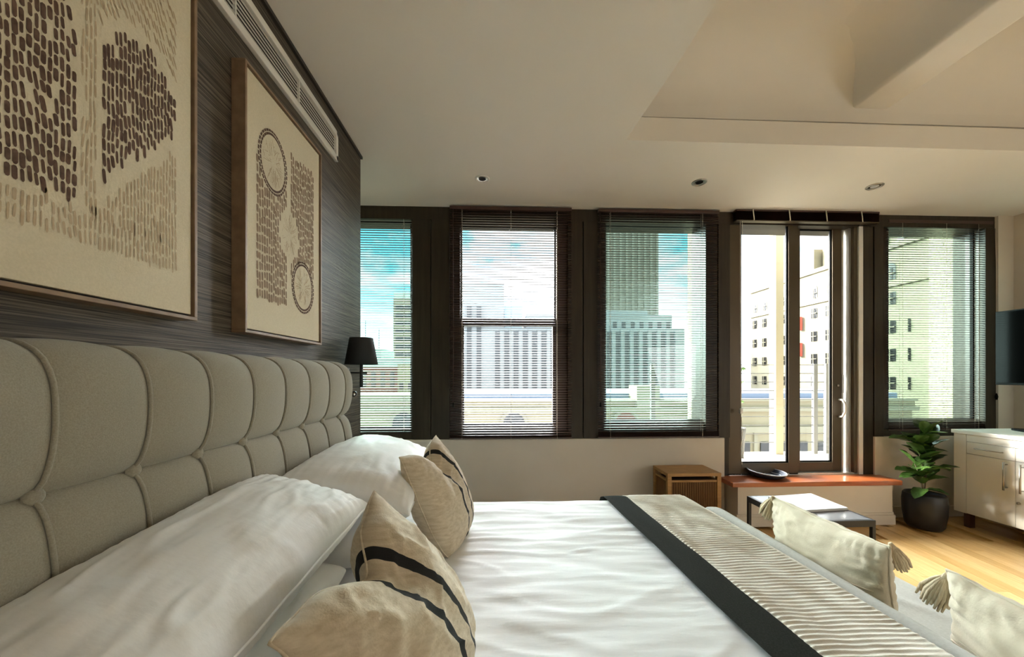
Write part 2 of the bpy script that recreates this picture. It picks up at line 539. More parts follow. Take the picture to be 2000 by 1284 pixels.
panel(2.72, 3.225, 3.41, .40, 2.68, 2.82, 3.135, .485, 2.66)
MB().box(2.09, 3.40, 3.32, 3.52, 2.70, 2.72).build('door_head', 'door_alu', dr)
MB().box(2.09, 3.40, 3.33, 3.52, .386, .40).build('track', 'alu', dr)
MB().box(3.225, 3.252, 3.40, 3.43, .40, 2.70).build('jamb_strip', 'alu', dr)
MB().box(3.262, 3.285, 3.36, 3.44, .40, 2.70).build('jamb_strip', 'alu', dr)
MB().box(3.285, 3.318, 3.33, 3.50, .387, 2.70, bev=.003).build('jamb', 'door_alu', dr)
MB().box(3.318, 3.358, 3.315, 3.50, .387, 2.70, bev=.003).build('jamb_strip', 'white_metal', dr)
MB().tube([(3.19, 3.38, 1.07), (3.19, 3.345, 1.068), (3.205, 3.335, 1.03), (3.205, 3.335, .96), (3.19, 3.345, .915), (3.19, 3.38, .91)], .010, 8).build('door_handle', 'white_metal', dr, True)
MB().tube([(3.18, 3.392, 1.20), (3.18, 3.375, 1.20)], .010, 10).build('door_lock', 'chrome', dr, True)
MB().box(3.237, 3.25, 3.392, 3.40, 1.13, 1.30, bev=.002).build('latch_plate', 'alu', dr)

# ------------------------------------------------------------------ venetian blinds
def slat_mesh(wd, dep=.025):
    m = MB()
    def f(u, v):
        t = v * 2 - 1
        return ((u - .5) * wd, t * dep / 2, .0022 * (1 - t * t))
    def g(u, v):
        p = f(u, v)
        return (p[0], p[1], p[2] - .0011)
    m.grid(f, 1, 3).grid(g, 1, 3)
    return mesh_of(m, 'slat_brown', True)
def blind(x0, x1, y, z0, z1, label, pitch=.0212, stack=0, wand=None, cords=(.12, .88), tilt=R(3)):
    r = thing('venetian_blind', ((x0 + x1) / 2, y, z0), label, 'blind', 'brown venetian blinds')
    MB().box(x0, x1, y - .016, y + .016, z1, z1 + .028, bev=.002).build('headrail', 'slat_brown', r)
    me = slat_mesh(x1 - x0)
    z = z0 + .014
    k = 0
    xm = (x0 + x1) / 2
    while z < z1 - .01:
        place(me, 'slat', r, (xm, y, z), (tilt + rnd.uniform(-.02, .02), 0, 0))
        z += .0075 if k < stack else pitch
        k += 1
    MB().box(x0, x1, y - .013, y + .013, z0 - .002, z0 + .010, bev=.003).build('bottom_rail', 'slat_brown', r)
    for c in cords:
        xc = x0 + (x1 - x0) * c
        MB().tube([(xc, y - .014, z0), (xc, y - .014, z1)], .0011, 4).build('ladder_cord', 'slat_brown' if label.startswith('open') else 'cord', r)
        MB().tube([(xc, y + .014, z0), (xc, y + .014, z1)], .0011, 4).build('ladder_cord', 'cord', r)
    if wand:
        MB().tube([(wand, y - .02, z1), (wand + .004, y - .022, 1.7), (wand + .002, y - .022, 1.06)], .0035, 6).build('tilt_wand', 'slat_brown', r, True)
        MB().tube([(wand + .002, y - .022, 1.06), (wand + .002, y - .022, 1.02)], [.004, .009], 8).build('wand_knob', 'black_plastic', r, True)
    return r
blind(-1.70, -.745, 3.335, .79, 2.72, 'brown slatted blind on the leftmost window beside the grasscloth wall', cords=(.3, .93))
blind(-.405, .655, 3.275, .745, 2.73, 'brown slatted blind in front of the double hung sash window', wand=-.375, stack=2, cords=(.10, .5, .88))
blind(.89, 1.975, 3.275, .745, 2.73, 'brown slatted blind on the window left of the glass door', wand=.905, stack=5, cords=(.10, .86))
blind(3.60, 4.61, 3.325, .79, 2.70, 'brown slatted blind on the rightmost window above the potted fig', cords=(.13, .55, .86))
bl = bpy.data.objects['venetian_blind.003']
MB().tube([(4.60, 3.29, 2.70), (4.612, 3.285, 1.9), (4.605, 3.285, 1.13)], .0016, 5).build('pull_cord', 'cord', bl)
MB().tube([(4.605, 3.285, 1.13), (4.605, 3.285, 1.10), (4.605, 3.285, 1.07)], [.004, .012, .008], 8).build('cord_knob', 'black_plastic', bl, True)
# blind pulled up above the door
rb = thing('venetian_blind', (2.78, 3.27, 2.67), 'brown blind fully raised into a bundle above the glass door', 'blind', 'brown venetian blinds')
me = slat_mesh(1.32, .05)
for k in range(24):
    place(me, 'slat', rb, (2.785, 3.275, 2.679 + k * .0032), (R(2), 0, 0))
MB().box(2.125, 3.445, 3.25, 3.30, 2.755, 2.768).build('headrail', 'slat_brown', rb)
MB().box(2.125, 3.445, 3.25, 3.30, 2.668, 2.676, bev=.002).build('bottom_rail', 'door_alu', rb)
for xt in (2.27, 2.60, 2.94, 3.27):
    MB().tube([(xt, 3.245, 2.768), (xt + .004, 3.242, 2.72), (xt + .012, 3.245, 2.672)], .0045, 6).build('ladder_tape', 'cord', rb, True)
for dx in (0, .018):
    MB().tube([(2.165 + dx, 3.262, 2.70), (2.163 + dx * 1.6, 3.26, 2.1), (2.168 + dx * .6, 3.26, 1.4), (2.170, 3.258, .98)], .0016, 5).build('pull_cord', 'cord', rb)
MB().box(2.158, 2.182, 3.248, 3.268, .955, 1.0, bev=.004).build('cord_lock', 'white_metal', rb)
MB().tube([(2.17, 3.258, .96), (2.182, 3.257, .80), (2.165, 3.257, .62), (2.178, 3.257, .50), (2.19, 3.257, .58), (2.178, 3.257, .70), (2.20, 3.257, .73)], .0016, 5).build('cord_tail', 'cord', rb)

# ------------------------------------------------------------------ ceiling downlights
for i, (x, y, mm, lb) in enumerate(((-.107, 2.824, 'white_metal', 'round recessed downlight with white ring nearest the grasscloth wall'),
                                    (1.545, 2.809, 'steel', 'round recessed downlight with grey ring, middle one of the ceiling strip'),
                                    (2.942, 2.814, 'steel', 'round recessed downlight with grey ring nearest the television'))):
    t = thing('downlight', (x, y, HC), lb, 'downlight', 'recessed ceiling downlights')
    MB().lathe([(.056, 0.0), (.056, -.004), (.05, -.008), (.042, -.006), (.040, .0)], (x, y, HC), 28).build('ring', mm, t, True)
    MB().lathe([(.040, -.002), (.034, -.001), (.026, .0)], (x, y, HC - .001), 28).build('reflector', 'chrome', t, True)
    m = MB().disc((x, y, HC - .0035), .027)
    m.build('lamp_face', 'black_plastic' if i < 2 else 'page_edge', t)

# ------------------------------------------------------------------ air vent
v = thing('air_vent', (-.915, 1.4, 2.5), 'long white air conditioning grille high on the grasscloth wall', 'vent')
y0, y1, z0, z1 = .55, 2.172, 2.505, 2.672
m = MB()
for a, b, c, d in ((y0, y1, z0, z0 + .03), (y0, y1, z1 - .03, z1), (y1 - .024, y1, z0, z1), (y0, y0 + .024, z0, z1)):
    m.box(-.915, -.896, a, b, c, d, bev=.003)
m.build('frame', 'white_metal', v)
box('backing', 'frame_gap', v, -.914, -.911, y0 + .02, y1 - .02, z0 + .02, z1 - .02)
sl = mesh_of(MB().box(-.0022, .0022, -(y1 - y0 - .05) / 2, (y1 - y0 - .05) / 2, -.0012, .0012), 'white_metal')
for k in range(6):
    place(sl, 'vent_slat', v, (-.905, (y0 + y1) / 2, z0 + .043 + k * .0163), (0, R(-10), 0))
for yy in (.95, 1.34, 1.76):
    box('divider', 'white_metal', v, -.913, -.901, yy - .003, yy + .003, z0 + .03, z1 - .03)

# ------------------------------------------------------------------ framed art
def strokes(m, inside, y0, y1, z0, z1, w, h, gy, gz, wave=.3, skip=.06, dx=0.0, curve=0.0, seed=1, xoff=-.8716):
    rs = random.Random(seed)
    yy = y0
    ci = 0
    while yy < y1:
        z = z0 + rs.uniform(-.2, .2) * h
        while z < z1:
            hh = h * rs.uniform(.75, 1.2)
            cy, cz = yy + rs.uniform(-.1, .1) * gy + .0015 * N(yy * 20, z * 12, seed), z + .004 * N(yy * 9, z * 9, seed + 3)
            a = wave * N(yy * 14, z * 14, seed + 9) + curve
            ww_ = w * rs.uniform(.75, 1.2)
            if inside(cy, cz) and rs.random() > skip:
                ds, dc = math.sin(a), math.cos(a)
                def q(u, v):
                    return (xoff, cy + u * ww_ / 2 * dc + v * hh / 2 * ds, cz - u * ww_ / 2 * ds + v * hh / 2 * dc)
                m.face([q(-.8, -.75), q(-.3, -1), q(.4, -1), q(.95, -.7), q(.8, .7), q(.4, 1), q(-.4, 1), q(-1, .75)])
            z += hh + gz
        yy += gy
        ci += 1
def ell(cy, cz, ry, rz):
    return lambda y, z: ((y - cy) / ry) ** 2 + ((z - cz) / rz) ** 2 < 1
def artwork(y0, y1, z0, z1, label):
    t = thing('framed_artwork', (-.915, (y0 + y1) / 2, z0), label, 'picture', 'framed abstract pictures on the grasscloth wall')
    m = MB()
    fw = .010
    for a, b, c, d in ((y0, y1, z0, z0 + fw), (y0, y1, z1 - fw, z1), (y0, y0 + fw, z0 + fw, z1 - fw), (y1 - fw, y1, z0 + fw, z1 - fw)):
        m.box(-.914, -.866, a, b, c, d, bev=.0015)
    m.build('frame', 'frame_wood', t)
    box('shadow_gap', 'frame_gap', t, -.912, -.885, y0 + fw, y1 - fw, z0 + fw, z1 - fw)
    box('canvas', 'canvas', t, -.886, -.8724, y0 + fw + .006, y1 - fw - .006, z0 + fw + .006, z1 - fw - .006, bev=.0015)
    return t
a1 = artwork(.545, 1.127, 1.456, 2.40, 'cream framed picture with two dark brown brush stroke arches, nearest picture')
d = MB()
cutz = lambda y: 1.738 + (y - .873) * 1.17
strokes(d, lambda y, z: .872 < y < 1.062 and z > cutz(y) and (z < 1.99 or ell(.967, 1.985, .097, .128)(y, z)), .873, 1.064, 1.70, 2.13, .0080, .0285, .0096, .0035, .22, .02, seed=2)
strokes(d, lambda y, z: .60 < y < .815 and 1.66 < z < 2.16 and (z < 1.98 or ell(.71, 1.97, .108, .165)(y, z)), .60, .818, 1.672, 2.17, .0086, .0265, .0107, .004, .25, .05, seed=3)
tag(d.build('dark_brush_strokes', 'stroke_dark', a1), kind='stuff')
d = MB()
strokes(d, lambda y, z: .60 < y < 1.062 and 1.583 < z < 1.648, .60, 1.064, 1.592, 1.65, .0052, .027, .0098, .004, .15, .05, seed=4)
strokes(d, lambda y, z: .828 < y < 1.062 and 1.645 < z < cutz(y) - .05 and (y > .875 or z < 1.67), .83, 1.064, 1.655, 1.95, .0050, .030, .0088, .004, .1, .02, seed=5)
strokes(d, lambda y, z: .826 < y < .860 and z > 1.66, .829, .862, 1.67, 2.23, .0046, .032, .0085, .005, .2, .1, seed=6)
strokes(d, lambda y, z: .60 < y < 1.062 and z < 2.30 and z > 2.02 and not ell(.967, 1.985, .12, .163)(y, z) and not ell(.71, 1.97, .13, .195)(y, z) and (y > .86 or z > 2.1), .60, 1.062, 2.03, 2.30, .0050, .026, .0095, .005, .2, .06, curve=-.35, seed=7)
tag(d.build('tan_brush_strokes', 'stroke_tan', a1), kind='stuff')
a2 = artwork(1.335, 1.903, 1.447, 2.395, 'cream framed picture with three pale discs over brown strokes, farther picture')
c1, c2_, c3 = ell(1.512, 2.115, .098, .143), ell(1.622, 1.84, .078, .122), ell(1.737, 1.66, .085, .078)
c1b, c3b = ell(1.512, 2.115, .075, .115), ell(1.737, 1.66, .07, .062)
c1, c3 = ell(1.508, 2.13, .100, .125), ell(1.735, 1.69, .098, .118)
c1b, c3b = ell(1.508, 2.125, .074, .100), ell(1.735, 1.695, .074, .095)
c2_ = ell(1.622, 1.885, .074, .105)
d = MB()
strokes(d, lambda y, z: 1.407 < y < 1.609 and 1.585 < z < 2.10 and not c1(y, z) and not c2_(y, z), 1.41, 1.612, 1.60, 2.12, .0125, .030, .0143, .005, .05, .0, seed=8)
strokes(d, lambda y, z: 1.633 < y < 1.83 and 1.72 < z < 2.25 and not c3(y, z) and not c2_(y, z), 1.638, 1.832, 1.70, 2.25, .0128, .030, .0143, .005, .05, .0, seed=9)
tag(d.build('brown_brush_strokes', 'stroke_mid', a2), kind='stuff')
d = MB()
for (cy, cz, ry, rz) in ((1.508, 2.127, .087, .112), (1.735, 1.692, .087, .106)):
    for rk in (0, 1):
        n = 36
        for k in range(n):
            t_ = 2 * math.pi * (k + .5 * rk) / n
            a_, b_ = ry + (rk - .5) * .011, rz + (rk - .5) * .012
            py, pz = cy + a_ * math.cos(t_), cz + b_ * math.sin(t_)
            if 1.61 < py < 1.632:
                continue
            ty, tz = -a_ * math.sin(t_), b_ * math.cos(t_)
            l_ = math.hypot(ty, tz)
            ty, tz = ty / l_ * .0075, tz / l_ * .0075
            ny, nz_ = -tz / .0075 * .0042, ty / .0075 * .0042
            d.face([(-.8716, py - ty - ny, pz - tz - nz_), (-.8716, py + ty - ny, pz + tz - nz_), (-.8716, py + ty + ny, pz + tz + nz_), (-.8716, py - ty + ny, pz - tz + nz_)])
tag(d.build('ring_brush_strokes', 'stroke_dark', a2), kind='stuff')
for (cy, cz, ry, rz) in ((1.508, 2.125, .072, .098), (1.622, 1.885, .066, .098), (1.735, 1.695, .072, .092)):
    m = MB()
    m.face([(-.8719, cy + ry * math.cos(2 * math.pi * k / 32), cz + rz * math.sin(2 * math.pi * k / 32)) for k in range(32)])
    o = m.build('pale_disc', 'canvas', a2)
    m = MB()
    for k in range(70):
        t_ = rnd.uniform(0, 2 * math.pi)
        r0, r1 = sorted((rnd.uniform(.15, .95), rnd.uniform(.3, .95)))
        t2 = t_ + rnd.uniform(-.25, .25)
        p0 = (cy + ry * r0 * math.cos(t_), cz + rz * r0 * math.sin(t_))
        p1 = (cy + ry * r1 * math.cos(t2), cz + rz * r1 * math.sin(t2))
        dy, dz_ = p1[0] - p0[0], p1[1] - p0[1]
        l_ = math.hypot(dy, dz_) + 1e-6
        ny, nz_ = -dz_ / l_ * .0011, dy / l_ * .0011
        m.face([(-.8714, p0[0] - ny, p0[1] - nz_), (-.8714, p1[0] - ny, p1[1] - nz_), (-.8714, p1[0] + ny, p1[1] + nz_), (-.8714, p0[0] + ny, p0[1] + nz_)])
    tag(m.build('disc_brush_strokes', 'stroke_tan', a2), kind='stuff')

# ------------------------------------------------------------------ headboard
HB = thing('headboard', (-.90, 1.2, .12), 'button tufted headboard in grey beige linen along the wall', 'headboard')
PROF = {0: [(-.801, 1.092), (-.777, 1.120), (-.762, 1.17), (-.757, 1.23), (-.761, 1.285), (-.777, 1.325), (-.808, 1.349), (-.85, 1.357), (-.912, 1.355)],
        1: [(-.801, .792), (-.777, .822), (-.763, .87), (-.757, .94), (-.763, 1.01), (-.777, 1.062), (-.801, 1.092)],
        2: [(-.801, .42), (-.777, .46), (-.760, .55), (-.757, .62), (-.763, .70), (-.777, .762), (-.801, .792)]}
def prof_at(row, t):
    pts = PROF[row]
    n = len(pts) - 1
    f = min(t * n, n - 1e-6)
    i = int(f)
    f -= i
    p = [pts[max(0, i - 1)], pts[i], pts[i + 1], pts[min(n, i + 2)]]
    out = []
    for a in (0, 1):
        p0, p1, p2, p3 = (q[a] for q in p)
        out.append(.5 * ((2 * p1) + (-p0 + p2) * f + (2 * p0 - 5 * p1 + 4 * p2 - p3) * f * f + (-p0 + 3 * p1 - 3 * p2 + p3) * f ** 3))
    e = 1e-3
    return out
def prof_n(row, t):
    a, b = prof_at(row, max(0, t - .02)), prof_at(row, min(1, t + .02))
    dx, dz_ = b[0] - a[0], b[1] - a[1]
    l_ = math.hypot(dx, dz_) or 1
    return (dz_ / l_, -dx / l_)
C0, CP, NC = .32, .177, 10
for row in (0, 1, 2):
    def cell(u, v, row=row):
        x, z = prof_at(row, v)
        nx, nz_ = prof_n(row, v)
        h = .012 * (max(0, math.sin(math.pi * min(max(u, 0), 1))) ** .55) * (.35 + .65 * math.sin(math.pi * min(v, .62) if row == 0 else math.pi * v) ** .5)
        return (x + nx * h, (u - .5) * CP, z + nz_ * h)
    me = None
    for c in range(NC):
        if me is None:
            m = MB().grid(cell, 16, 24)
            me = mesh_of(m, 'linen_grey', True)
        lastc = c == NC - 1
        place(me, 'tufted_panel', HB, (0, C0 + CP * (c + (.26 if lastc else .5)), 0), None, (1, .52, 1) if lastc else None)
    for c in range(1, NC):
        pts = []
        for k in range(17):
            x, z = prof_at(row, k / 16)
            nx, nz_ = prof_n(row, k / 16)
            pts.append((x + nx * .0045, C0 + CP * c, z + nz_ * .0045))
        MB().tube(pts, .0045, 6).build('piping', 'linen_grey', HB, True)
for row, z in ((0, 1.092), (1, .792)):
    btn = mesh_of(MB().lathe([(.0, .010), (.008, .0088), (.0145, .0045), (.016, -.003)], (0, 0, 0), 14), 'linen_grey', True)
    for c in range(1, NC):
        place(btn, 'button', HB, (-.789, C0 + CP * c, z), (0, R(90), 0))
# end cheeks and core
m = MB()
allp = [prof_at(2, k / 12) for k in range(12)] + [prof_at(1, k / 12) for k in range(12)] + [prof_at(0, k / 16) for k in range(17)]
def cheek(yy, sgn):
    def f(u, v):
        x, z = allp[int(round(v * (len(allp) - 1)))]
        return (x + (-.914 - x) * u * .97, yy + sgn * .012 * math.sin(u * math.pi / 2) ** .5, z)
    return f
MB().grid(cheek(C0 + CP * (NC - .48), 1), 8, len(allp) - 1).build('end_panel', 'linen_grey', HB, True)
MB().grid(cheek(C0, -1), 8, len(allp) - 1).build('end_panel', 'linen_grey', HB, True)
box('backing_board', 'linen_seam', HB, -.914, -.83, C0, C0 + CP * (NC - .48), .12, 1.33)

# ------------------------------------------------------------------ wall lamp and reading light
lx, ly = -.808, 2.285
wlp = thing('wall_lamp', (-.915, ly, 1.22), 'black swing arm wall lamp with tapered shade beside the headboard', 'lamp')
MB().lathe([(.066, .158), (.0945, 0), (.0925, 0), (.064, .158)], (lx, ly, 1.362), 36).build('lamp_shade', 'black_shade', wlp, True)
MB().tube([(lx, ly, 1.225), (lx, ly, 1.44)], .0095, 12).build('lamp_stem', 'black_metal', wlp, True)
MB().tube([(-.912, ly, 1.312), (-.775, ly, 1.312)], .0055, 10).build('lamp_arm', 'black_metal', wlp, True)
MB().tube([(lx, ly, 1.43), (lx, ly, 1.47)], .016, 12).build('lamp_holder', 'black_metal', wlp, True)
MB().box(-.915, -.900, ly - .03, ly + .06, 1.25, 1.345, bev=.003).build('wall_plate', 'chrome', wlp)
rl = thing('reading_light', (-.915, 2.31, 1.18), 'small black reading spotlight on the wall below the lamp', 'lamp')
MB().tube([(-.914, 2.33, 1.186), (-.88, 2.33, 1.186), (-.855, 2.30, 1.186), (-.845, 2.26, 1.186)], [.012, .012, .0165, .0165], 14).build('spot_body', 'black_metal', rl, True)
MB().tube([(-.845, 2.2605, 1.186), (-.845, 2.2585, 1.186)], .011, 14).build('spot_lens', 'chrome', rl, True)

# ------------------------------------------------------------------ bed
bed = thing('bed', (.17, 1.22, 0), 'double bed mattress and base under the white duvet', 'bed')
MB().box(-.745, 1.05, .36, 2.10, .10, .34, bev=.02).build('bed_base', 'sofa_grey', bed)
MB().box(-.745, 1.06, .35, 2.12, .342, .55, bev=.05).build('mattress', 'sheet', bed)
for x in (-.65, .95):
    for y in (.45, 2.0):
        MB().tube([(x, y, 0), (x, y, .11)], [.02, .026], 10).build('leg', 'dark_wood', bed)
DX0, DX1 = -.735, 1.075
def duvet(u, v):
    x = DX0 + (DX1 - DX0) * u
    L_ = [(.305, .22), (.30, .45), (.315, .555), (.36, .595), (.45, .602), (1.9, .602), (2.08, .598), (2.13, .58), (2.155, .53), (2.16, .22)]
    s = [0, .23, .34, .40, .49, 1.95, 2.13, 2.19, 2.25, 2.56]
    q = v * 2.56
    for i in range(9):
        if q <= s[i + 1] or i == 8:
            t = (q - s[i]) / (s[i + 1] - s[i])
            y = L_[i][0] + t * (L_[i + 1][0] - L_[i][0])
            z = L_[i][1] + t * (L_[i + 1][1] - L_[i][1])
            break
    wgt = sstep(.33, .45, y) * (1 - sstep(2.02, 2.13, y))
    f = .006 * N(x * 1.1, y * 6 + .6 * N(x * 3, y * 3, 4), 2) + .004 * N(x * 2.4, y * 15 + 1.2 * N(x * 3, y * 3, 1), 7) + .0025 * N(x * 5, y * 36, 3)
    r_ = max(0, 1 - abs(N(x * 1.6 + 4, y * 7.5 + .9 * N(x * 2.5, y * 2.5, 9), 11)) * 7)
    f += .0035 * r_
    foot = sstep(1.075 - .05, 1.075, x)
    return (x, y + (1 - wgt) * .012 * N(x * 5, z * 3, 5), z + f * wgt - .06 * foot * foot * wgt)
dv = MB().grid(duvet, 130, 230).build('duvet', 'duvet', None, True, loc=(.17, 1.22, .55))
tag(dv, 'smooth white duvet with soft creases spread over the bed', 'duvet')

# throw with dark border across the foot
th = thing('bed_throw', (.85, 1.25, .60), 'ribbed cream bed throw with a black border across the foot of the bed', 'throw')
def throw_path(q):
    pts = [(.285, .25), (.29, .46), (.305, .57), (.35, .612), (.45, .618), (1.9, .618), (2.08, .615), (2.14, .597), (2.17, .545), (2.175, .30)]
    ss = [0, .21, .325, .39, .49, 1.94, 2.12, 2.185, 2.25, 2.50]
    q *= 2.50
    for i in range(9):
        if q <= ss[i + 1] or i == 8:
            t = (q - ss[i]) / (ss[i + 1] - ss[i])
            a, b = pts[i], pts[i + 1]
            ny, nz_ = -(b[1] - a[1]), (b[0] - a[0])
            l_ = math.hypot(ny, nz_)
            return a[0] + t * (b[0] - a[0]), a[1] + t * (b[1] - a[1]), ny / l_, nz_ / l_, q
def skew(y):
    return -.052 * (y - 1.5)
def ribbed(u, v):
    y, z, ny, nz_, q = throw_path(v)
    wv = .5 * N(u * 5, q * 5, 1) + .25 * N(u * 14, q * 9, 6)
    ph = q / .0185 * 2 * math.pi + 2.4 * wv + .8 * math.sin(u * 3)
    amp = .0024 * (.65 + .5 * N(u * 6, q * 7, 3))
    h = .007 + amp * (1 - abs(math.sin(ph / 2))) * 2 - amp + .004 * N(u * 3, q * 4, 8)
    if u < .02:
        h *= .5
    x = .752 + skew(y) + .335 * u + .004 * N(q * 8, u * 2, 2) * (1 if u > .9 or u < .1 else .3)
    x = min(x, 1.10)
    if u > .97:
        h *= .3
    return (x, y + ny * h, z + nz_ * h)
MB().grid(ribbed, 34, 900).build('ribbed_panel', 'throw_cream', th, True)
def border(u, v):
    y, z, ny, nz_, q = throw_path(v)
    h = .003 + .0035 * math.sin(math.pi * u) ** .4 + .002 * N(u * 2, q * 4, 4)
    return (.627 + skew(y) + .128 * u + .004 * N(q * 3, 1, 2), y + ny * h, z + nz_ * h)
MB().grid(border, 10, 160).build('dark_border', 'throw_dark', th, True)

# ------------------------------------------------------------------ pillows and cushions
def cushion(name, m, c, ua, va, su, sv, T, label, cat, group=None, pinch=.08, chop=0, chopw=.3, seed=1, wr=.006, stripes=(), n=44, pw=.5, piping=None, sag=0, bulge=0, gather=0, rb=0, zipv=None):
    """soft pillow: ua, va = in-plane axes (full size su, sv), T = full thickness"""
    ua = Vector(ua).normalized()
    va = Vector(va)
    va = (va - va.dot(ua) * ua).normalized()
    na = ua.cross(va)
    c = Vector(c)
    mb = MB()
    def base(u, v):
        x = u * (1 - pinch * (1 - v * v) * abs(u)) * su / 2
        y = v * (1 - pinch * (1 - u * u) * abs(v)) * sv / 2
        if rb and v < 0:
            x *= 1 - rb * v * v * abs(u) ** 2
            y *= 1 - rb * .6 * u * u * abs(v)
        if chop and v > -.2:
            y -= chop * math.exp(-(u / chopw) ** 2) * sstep(-.2, 1, v)
            x *= 1 - .18 * sstep(.2, 1, v) * (chop / .1) * (1 - abs(u) ** 4 * .4)
        return x, y
    def pt(u, v, sg):
        x, y = base(u, v)
        e = max(0, (1 - u * u)) * max(0, (1 - v * v))
        t = T / 2 * e ** pw
        if chop:
            t *= 1 - .35 * math.exp(-(u / (chopw * .8)) ** 2) * sstep(-.1, .9, v)
        edge = 1 - min(1, e * 1.6)
        wv = wr * (N(u * 2.2 + seed, v * 2.2, sg * 3 + seed) + .6 * N(u * 5, v * 5 + seed, sg * 5) + .35 * N(u * 11, v * 11, sg + seed))
        fold = max(0, 1 - abs(N(u * 2.3 + 7 * seed, v * 2.1, sg * 2.)) * 6) * wr * .8
        g = 0
        if gather:
            g = gather * math.sin(x * 190 + 3 * N(x * 30, y * 8, seed)) * (sstep(.35, .95, abs(v)) * min(1, e * 12 + .25)) * (.5 + .5 * N(x * 12, 3, seed))
            g += gather * math.sin(y * 190 + 3 * N(x * 8, y * 30, seed)) * (sstep(.55, .95, abs(u)) * min(1, e * 12 + .25)) * .6
        lim = min(1, e * 5)
        return c + ua * (x + wr * .6 * N(v * 4, seed, 2) * abs(u)) + va * (y - sag * (1 - u * u) * max(0, v) + wr * .8 * N(u * 4, seed, 7) * abs(v)) + na * (sg * (t + (wv + fold) * lim + g) + bulge * e)
    sp = lambda s_: math.sin(math.pi * (s_ - .5))
    def mi(u, v):
        uu = sp(u)
        for a, b in stripes:
            if a < uu < b:
                return 1
        return 0
    for sg in (1, -1):
        mb.grid(lambda a, b: pt(sp(a), sp(b), sg), n, n, mi)
    th_ = thing(name, c - Vector((0, 0, sv / 3)), label, cat, group)
    mb.build('cover', [m, 'stripe_black'] if stripes else m, th_, True, merge=True)
    if zipv is not None:
        for dv_, rr_ in ((0, .0024), (.09, .0018)):
            MB().tube([pt(-.9 + 1.8 * k / 30, zipv + dv_, -1) - na * .0008 for k in range(31)], rr_, 5).build('zip_seam', m, th_, True)
    if piping:
        per = []
        for k in range(40): per.append((-1 + k / 20, -1))
        for k in range(40): per.append((1, -1 + k / 20))
        for k in range(40): per.append((1 - k / 20, 1))
        for k in range(40): per.append((-1, 1 - k / 20))
        MB().tube([pt(sp((a + 1) / 2), sp((b + 1) / 2), 1) for a, b in per], piping, 5, closed=True).build('seam', m, th_, True)
    return th_
# lower pillows, upper pillows
PG = 'white bed pillows'
cushion('pillow', 'white_cotton', (-.620, .79, .69), (0, 1, 0), (-1, 0, .06), .84, .29, .17, 'white pillow lying underneath the nearer white pillow', 'pillow', PG, seed=3, pinch=.03, pw=.32, wr=.008)
cushion('pillow', 'white_cotton', (-.600, 1.68, .69), (0, 1, 0), (-1, 0, .06), .84, .33, .17, 'white pillow lying underneath the farther white pillow', 'pillow', PG, seed=4, pinch=.03, pw=.32, wr=.008)
cushion('pillow', 'white_cotton', (-.610, .815, .872), (.03, 1, .095), (-1, 0, .26), .90, .36, .215, 'plump white pillow in the foreground leaning on the headboard', 'pillow', PG, seed=5, pinch=.05, pw=.36, wr=.005, n=90, piping=.0042, gather=.0035)
cushion('pillow', 'white_cotton', (-.535, 1.69, .88), (-.04, 1, 0), (-1, 0, .22), .86, .46, .24, 'plump white pillow at the window end of the headboard', 'pillow', PG, seed=6, pinch=.05, pw=.36, wr=.006, n=60, piping=.0035, gather=.003)
CG = 'beige striped linen cushions on the bed'
cushion('scatter_cushion', 'cushion_linen', (-.205, .845, .742), (.04, 1, .22), (-.40, -.02, .62), .49, .48, .20, 'beige linen cushion with black stripes in front of the foreground pillow', 'cushion', CG, pinch=.10, chop=.075, chopw=.30, rb=.35, seed=11, wr=.008, stripes=((-.14, -.05), (.18, .27)), n=72, piping=.003, pw=.46)
cushion('scatter_cushion', 'cushion_linen', (-.235, 1.60, .79), (.16, 1, .03), (-.28, -.10, .62), .46, .46, .19, 'beige linen cushion with black stripes in front of the far white pillow', 'cushion', CG, pinch=.10, chop=.075, chopw=.34, rb=.3, seed=13, wr=.006, stripes=((-.10, 0), (.28, .37)), n=64, piping=.003, pw=.46)

# ------------------------------------------------------------------ sofa at the foot of the bed
sf = thing('sofa', (1.45, 1.0, 0), 'low pale grey sofa standing against the foot of the bed', 'sofa')
def sofa_back(u, v):
    prof = [(1.105, .12), (1.105, .52), (1.108, .565), (1.122, .593), (1.145, .606), (1.170, .607), (1.193, .595), (1.208, .57), (1.213, .52), (1.213, .30)]
    i = int(round(u * 9))
    x, z = prof[i]
    y = -.35 + v * 2.34
    e = sstep(1.90, 1.99, y)
    return (x - .022 * (y - 1.4) * .6, y, z - .02 * e * e + .003 * N(y * 3, i * .3, 2))
MB().grid(sofa_back, 9, 60).build('sofa_back', 'sofa_grey', sf, True)
MB().box(1.105, 1.21, 1.975, 1.99, .12, .57, bev=.006).build('back_end', 'sofa_grey', sf)
MB().box(1.21, 1.76, -.35, 1.97, .12, .30, bev=.02).build('sofa_base', 'sofa_grey', sf)
def seat(u, v):
    x = 1.21 + .575 * u
    y = -.35 + 2.33 * v
    e = min(1, min(u, 1 - u) * 12) * min(1, min(v, 1 - v) * 40)
    return (x, y, .30 + .125 * min(1, e) ** .4 + .008 * N(x * 5, y * 4, 1) * e + .006 * max(0, 1 - abs(N(x * 3, y * 2.4, 6)) * 7) * e)
MB().grid(seat, 40, 90).build('seat_cushion', 'sofa_grey', sf, True)
for x in (1.25, 1.70):
    for y in (-.25, 1.88):
        MB().tube([(x, y, 0), (x, y, .12)], [.018, .024], 10).build('leg', 'dark_wood', sf)
TG = 'cream tasselled cushions on the sofa'
